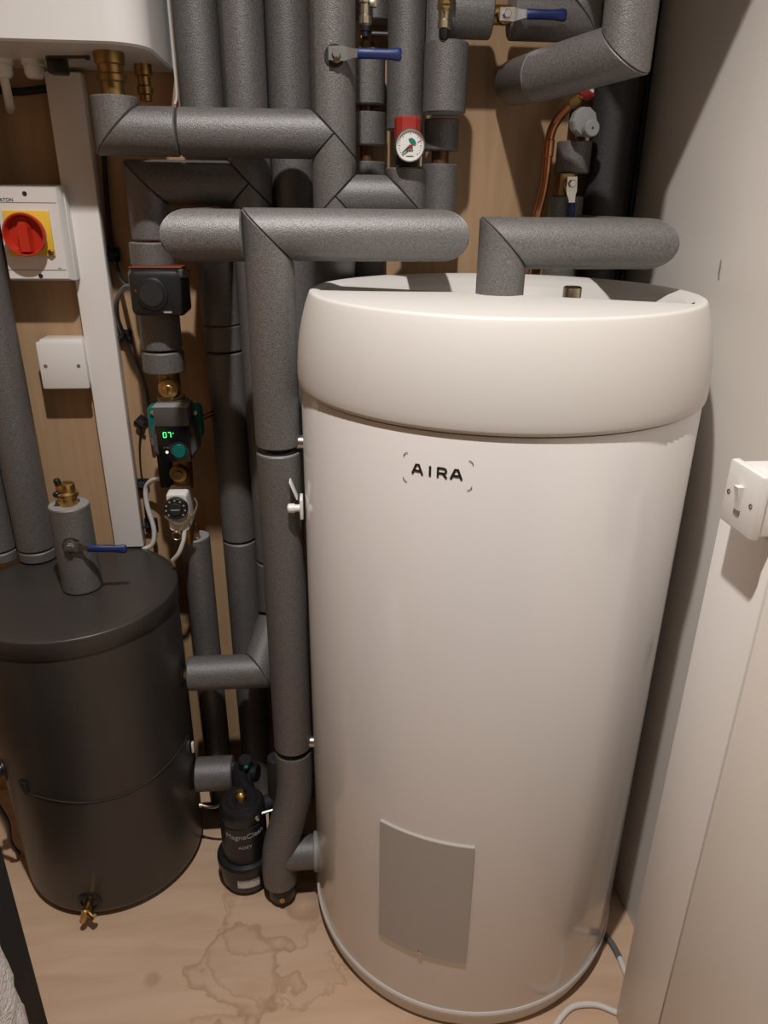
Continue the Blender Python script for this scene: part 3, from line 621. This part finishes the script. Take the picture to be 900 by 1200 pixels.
MB().lathe([(.020, .992), (.026, .985), (.036, .972), (.040, .950), (.038, .92), (.026, .895), (.020, .88)], (-.262, 1.345, 0), n=28).build('volute', 'teal', pu)
for sx in (-.300, -.226):
    MB().rings([rbox(sx-.011, sx+.011, .925, .988, .009, 1.330), rbox(sx-.011, sx+.011, .925, .988, .009, 1.312), rbox(sx-.009, sx+.009, .929, .984, .008, 1.308)]).build('flange', 'teal', pu)
    MB().lathe([(.0045, 0), (.0045, .004), (.002, .005), (.002, .003)], (sx, 1.308, .976), (0, -1, 0), 8).build('bolt', 'steel', pu)
oct_ = lambda w_, z0, z1, y: [V((-.262+x, y, z)) for x, z in ((w_, z0+.018), (w_, z1-.012), (w_-.006, z1), (-w_+.006, z1), (-w_, z1-.012), (-w_, z0+.018), (-w_+.014, z0), (w_-.014, z0))]
MB().rings([oct_(.040, .893, .962, 1.325), oct_(.040, .893, .962, 1.290), oct_(.037, .895, .960, 1.282)]).build('motor_housing', 'pumpgrey', pu, 25)
MB().box((-.2915, 1.2705, .960), (-.2315, 1.325, .9955), .0015).build('hood', 'pumpgrey', pu)
MB().box((-.2915, 1.2700, .9945), (-.2315, 1.300, .9965), .0005).build('hood_edge', 'unitgrey', pu)
sn = MB().box((-.2895, 1.268, .8945), (-.2335, 1.285, .9595), .0015).build('display_panel', 'screen', pu)
yd = 1.2676
dg = MB(); flat = lambda u, v, d: V((u, yd-d, v))
strokes(dg, [(-.2775, .9505, -.2725, .9505), (-.2775, .9415, -.2725, .9415), (-.2775, .9415, -.2775, .9505), (-.2725, .9415, -.2725, .9505), (-.2690, .9505, -.2645, .9505), (-.2645, .9505, -.2645, .9415), (-.2612, .9490, -.2592, .9490)], .0016, flat)
dg.build('lit_digits', 'digit', pu)
MB().lathe([(.0125, 0), (.0125, .004), (.0115, .006), (0, .006)], (-.2525, 1.268, .9165), (0, -1, 0), 24).build('dial_knob', 'teal', pu)
kt = MB()
for k in range(20):
    a = 2*PI*k/20; kt.box((-.2525+.0148*math.cos(a)-.0006, 1.2672, .9165+.0148*math.sin(a)-.0006), (-.2525+.0148*math.cos(a)+.0006, 1.268, .9165+.0148*math.sin(a)+.0006))
kt.build('dial_ticks', 'inkg', pu)
MB().lathe([(.0028, 0), (.0025, .0010), (0, .0012)], (-.2745, 1.268, .9135), (0, -1, 0), 12).build('button_light', 'led', pu)
im = MB(); strokes(im, [(-.279, .9225, -.2765, .9225), (-.2735, .9225, -.2705, .9225)], .0022, flat); im.build('printed_icons', 'inkg', pu)
MB().box((-.312, 1.345, .815), (-.288, 1.40, .905), .003).build('plug_block', 'blackm', pu)
MB().cyl((-.222, 1.325, .9615), (-.185, 1.40, .9615), .0014, 8).build('thin_lead', 'blackm', pu)
MB().cyl((-.222, 1.325, .9545), (-.185, 1.40, .9545), .0014, 8).build('thin_lead', 'blackm', pu)
b2 = thing('isolating_valve', 'dull shaded brass valve just below the grey pump', 'valve', (-.270, 1.34, .82))
MB().cyl((-.267, 1.345, .815), (-.265, 1.345, .885), .019, 20, .002).build('body', 'brassd', b2)
MB().lathe([(.0165, 0), (.0175, .004), (.0175, .011), (.015, .015), (.008, .016), (.008, .020), (0, .020)], (-.268, 1.330, .853), (0, -1, 0), 28).build('screw_cap', 'brassd', b2)
wr = thing('flow_regulator', 'small white valve block with a round black dial under the pump', 'valve', (-.270, 1.30, .748))
MB().rings([rbox(-.290, -.251, .750, .826, .006, 1.335), rbox(-.290, -.251, .750, .826, .006, 1.290), rbox(-.288, -.253, .752, .824, .006, 1.284)]).build('block', 'white', wr)
MB().lathe([(.0215, 0), (.0215, .010), (.0200, .012), (0, .012)], (-.272, 1.285, .800), (0, -1, 0), 32).build('dial', 'black', wr)
MB().lathe([(.0125, 0), (.0110, .003), (0, .003)], (-.272, 1.273, .800), (0, -1, 0), 24).build('dial_hub', 'blackm', wr)
wm = MB(); wf = lambda u, v, d: V((-.272+u, 1.2728-d, .800+v))
for k in range(9):
    a = math.radians(-40 + 260*k/8); strokes(wm, [(.0160*math.cos(a), .0160*math.sin(a), .0190*math.cos(a), .0190*math.sin(a))], .0032, wf)
strokes(wm, [(-.008, 0, .008, 0)], .0022, lambda u, v, d: V((-.272+u, 1.2698-d, .800+v))); wm.build('dial_marks', 'inkw', wr)
chn = MB()
for k in range(22):
    t = k/21; p = V((-.292+.048*t, 1.277, .784 - .018*math.sin(PI*t) + .0015*(k % 2)))
    chn.lathe([(.0026, -.0008), (.0034, 0), (.0026, .0008)], p, (.3*(k % 2), -1, .3), 8)
for k in range(14):
    t = k/13; p = V((-.246-.026*t, 1.277, .786-.034*t)); chn.lathe([(.0026, -.0008), (.0034, 0), (.0026, .0008)], p, (.4*(k % 2), -1, -.3), 8)
chn.lathe([(.0075, -.0012), (.0092, 0), (.0075, .0012)], (-.276, 1.277, .744), (0, -1, .2), 16, cap=(False, False))
chn.build('bead_chain', 'bronze', wr)
MB().cyl((-.268, 1.345, .70), (-.268, 1.345, .82), .015, 18).build('tail_pipe', 'brassd', wr)
MB().tube([(-.240, 1.30, .812), (-.236, 1.298, .800), (-.241, 1.298, .786), (-.246, 1.298, .775)], .0018, 8, 5).build('wire_loop', 'steel', wr)
tag(MB().tube([(-.262, 1.285, .752), (-.266, 1.283, .730), (-.277, 1.285, .704), (-.292, 1.295, .684)], .0042, 10, 6).build('grey_tail_cable', 'whitecable'), 'short pale cable tail hanging below the white valve block', 'cable')

# ------------------------------------------------------------------ cables and clips on the plywood
def cable(pts, r, m, name, label): return tag(MB().tube(pts, r, 10, 6).build(name, m), label, 'cable')
cable([(-.358, 1.432, 1.46), (-.358, 1.432, 1.422), (-.364, 1.432, 1.342), (-.367, 1.430, 1.257), (-.361, 1.424, 1.219), (-.345, 1.39, 1.198), (-.313, 1.315, 1.190)], .0042, 'black', 'black_cable', 'black cable beside the trunking, leading down to the black valve head')
cable([(-.304, 1.292, 1.197), (-.326, 1.32, 1.191), (-.360, 1.395, 1.163), (-.371, 1.424, 1.127), (-.364, 1.426, 1.092), (-.348, 1.427, 1.042), (-.337, 1.427, .992), (-.335, 1.427, .932), (-.332, 1.42, .88)], .0046, 'greycable', 'grey_cable', 'grey cable curving from the black valve head down to the pump')
cable([(-.353, 1.432, .915), (-.362, 1.433, .879), (-.366, 1.433, .834), (-.366, 1.432, .791), (-.368, 1.433, .73), (-.366, 1.433, .681)], .0019, 'black', 'thin_black_wire', 'thin black wire between the diamond clip and the lower clips')
cable([(-.300, 1.362, .826), (-.310, 1.365, .828), (-.330, 1.385, .819), (-.350, 1.402, .801), (-.356, 1.405, .778), (-.355, 1.405, .748), (-.349, 1.405, .711), (-.349, 1.405, .689), (-.354, 1.405, .670), (-.364, 1.407, .660), (-.378, 1.412, .654)], .0048, 'whitecable', 'white_cable', 'white cable looping through two clips at the foot of the trunking')
def clip(x, z, a, lab, w_=.0115):
    t = thing('cable_clip', lab, 'clip', (x, 1.436, z))
    R_ = Matrix.Translation((x, 0, z)) @ Matrix.Rotation(a, 4, 'Y')
    MB().box((-w_, 1.434, -w_), (w_, YB-.0004, w_), .001, R_).build('pad', 'black', t)
    MB().box((-w_*.55, 1.422, -w_*.62), (w_*.55, 1.435, w_*.62), .002, R_).build('saddle', 'blackm', t)
    MB().box((-w_*1.0, 1.419, -.0022), (w_*1.0, 1.424, .0022), .0008, R_).build('strap', 'blackm', t)
clip(-.368, 1.238, .05, 'black cable clip on the black cable, topmost beside the trunking', .0125)
clip(-.364, 1.091, .12, 'black cable clip on the grey cable below the black valve head', .0125)
clip(-.354, .922, .80, 'black diamond-turned cable clip left of the pump')
clip(-.367, .790, .0, 'black cable clip at the upper bend of the white cable', .0125)
clip(-.360, .700, .0, 'black cable clip on the white cable, lowest beside the trunking', .0135)

# ------------------------------------------------------------------ magnetic filter with its pipes
FX, FY = -.177, 1.140
mf = thing('magnetic_filter', 'black cylindrical magnetic filter standing between buffer tank and hot water cylinder', 'filter', (FX, FY, 0))
MB().lathe([(.036, .003), (.046, .007), (.0515, .018), (.0530, .040), (.0535, .060), (.0585, .062), (.0590, .078), (.0555, .084), (.0480, .086)], (FX, FY, 0), n=48).build('lower_cup', 'black', mf, 30)
MB().lathe([(.0465, .080), (.0465, .180), (.0450, .182), (.0465, .185), (.0465, .202), (.0440, .211), (.0400, .216), (.0300, .217), (.0285, .219), (.0180, .219), (.0165, .222), (0, .222)], (FX, FY, 0), n=48).build('canister', 'black', mf, 30)
MB().lathe([(.0105, .220), (.0105, .230), (.0125, .231), (.0125, .237), (.0100, .240), (.006, .243), (0, .243)], (FX, FY-.004, 0), n=20).build('bleed_screw', 'brass', mf)
text_mesh('MagnaClean', .0170, 'inkw', mf, 'brand_lettering', wrap(.0467, -80, .163, (FX, FY)), .0002)
text_mesh('ADEY', .0105, 'inkw', mf, 'maker_lettering', wrap(.0467, -82, .135, (FX, FY)), .0002, 1.1)
ml = MB(); rs = []
for i in range(13):
    a = math.radians(-106 + 50*i/12); rs.append([V((FX + R*math.cos(a), FY + R*math.sin(a), z)) for R, z in ((.0500, .030), (.0532, .030), (.0538, .052), (.052, .052))])
ml.rings(rs).build('paper_label', 'label', mf)
fp = MB(); fp.cyl((FX+.012, FY+.02, .195), (-.192, 1.238, .202), .020, 20); fp.cyl((-.215, 1.243, .200), (-.150, 1.225, .205), .019, 20, .002); fp.cyl((-.178, 1.235, .19), (-.175, 1.225, .245), .015, 20, .002)
fp.build('valve_body', 'black', mf)
MB().lathe([(.017, 0), (.017, .006), (.013, .009)], (-.207, 1.240, .203), (1, -.05, 0), 20, cap=(False, False)).build('chrome_ring', 'steel', mf)
MB().box((-.176, 1.205, .236), (-.168, 1.213, .240), .001).build('green_tab', 'green', mf)
rp = MB(); rp.cyl((FX+.03, FY+.01, .185), (-.110, 1.16, .195), .016, 18); rp.cyl((-.110, 1.16, .12), (-.105, 1.165, .30), .018, 18, .002); rp.build('outlet_elbow', 'blackm', mf)
MB().cyl((-.146, 1.118, .200), (-.146, 1.105, .196), .007, 12, .001).build('chrome_nut', 'steel', mf)
MB().cyl((-.142, 1.12, .196), (-.112, 1.125, .200), .0035, 10).build('chrome_pin', 'steel', mf)
hn = MB(); hn.tube([(-.272, 1.20, .150), (-.255, 1.195, .148), (-.238, 1.190, .153), (-.226, 1.185, .168), (-.215, 1.185, .176)], .0032, 8, 5); hn.lathe([(.0048, 0), (.0048, .006)], (-.275, 1.20, .150), (1, 0, 0), 10)
hn.build('valve_handle', 'bronze', mf)
LB = pipe_thing('insulated_pipe', 'short foam sleeve from the buffer tank to the magnetic filter', (-.24, 1.245, .197))
run(LB, [(-.283, 1.240, .197), (-.205, 1.240, .197)], .0360)

# ------------------------------------------------------------------ loose things at the edges
cable([(.372, .770, .0055), (.395, .795, .0055), (.427, .815, .0055), (.468, .815, .0055), (.498, .800, .0055), (.520, .789, .0055)], .0052, 'whitecable', 'white_floor_cable', 'white cable lying on the floor in front of the cylinder base')
cable([(.530, .955, .0055), (.541, .930, .0055), (.545, .905, .0055), (.545, .872, .0055), (.543, .835, .0055), (.540, .81, .0055)], .0050, 'whitecable', 'white_floor_cable', 'white cable slipping between the cylinder base and the right trunking')
tag(MB().tube([(.524, .968, .0058), (.532, .950, .0058), (.5415, .926, .0058), (.5455, .897, .0058)], .0060, 10, 5).build('grey_cable_sheath', 'greycable'), 'grey sheath end on the cable beside the right trunking', 'cable')
tag(MB().tube([(.5995, 1.085, 1.230), (.5965, 1.084, 1.238), (.596, 1.083, 1.257)], .0008, 6, 4).build('wall_wire', 'bronze'), 'tiny pale wire sticking up from the cream wall behind the lid', 'wire')
cable([(-.640, 1.143, .315), (-.655, 1.150, .25), (-.650, 1.165, .17), (-.668, 1.19, .09), (-.672, 1.215, .03), (-.690, 1.245, .005)], .0045, 'black', 'hanging_cable', 'black cable dropping to the floor from the left side of the buffer tank')
bx = thing('black_storage_box', 'tall black box with small white and green labels at the lower left edge', 'box', (-.62, .70, 0))
MB().box((-.80, .71, .001), (-.497, .862, .72), .006).build('body', 'fabric', bx)
MB().box((-.4972, .775, .335), (-.4962, .800, .352)).build('white_label', 'label', bx)
MB().box((-.4972, .755, .262), (-.4962, .790, .275)).build('white_label', 'label', bx)
MB().box((-.4972, .755, .240), (-.4960, .792, .262)).build('green_label', 'green', bx)
fz = MB(); rs = []
for j in range(41):
    t = j/40; z = .002 + .70*t; R = (.115 - .030*t)*math.sqrt(max(0, 1-(max(0, t-.72)/.285)**2))
    rs.append([V((-.472 + (R + random.uniform(-.004, .004))*math.cos(2*PI*i/64), .575 + (R + random.uniform(-.004, .004))*math.sin(2*PI*i/64), z)) for i in range(64)])
fz.rings(rs); fo = fz.build('fleece_bundle', 'fleece', None, 80)
tag(fo, 'white fluffy fleece bundle in the bottom left corner', 'cloth')
for pre, g in (('insulated_pipe', 'grey foam insulated pipes'), ('lever_valve', 'blue lever valves on the pipes'), ('cable_clip', 'black cable clips beside the trunking'),
               ('drain_tap', 'brass drain taps near the top'), ('isolating_valve', 'brass pump valves'), ('white_floor_cable', 'white cables on the floor')):
    for o in bpy.data.objects:
        if o.parent is None and o.name.split('.')[0] == pre: o['group'] = g
bpy.context.view_layer.update()
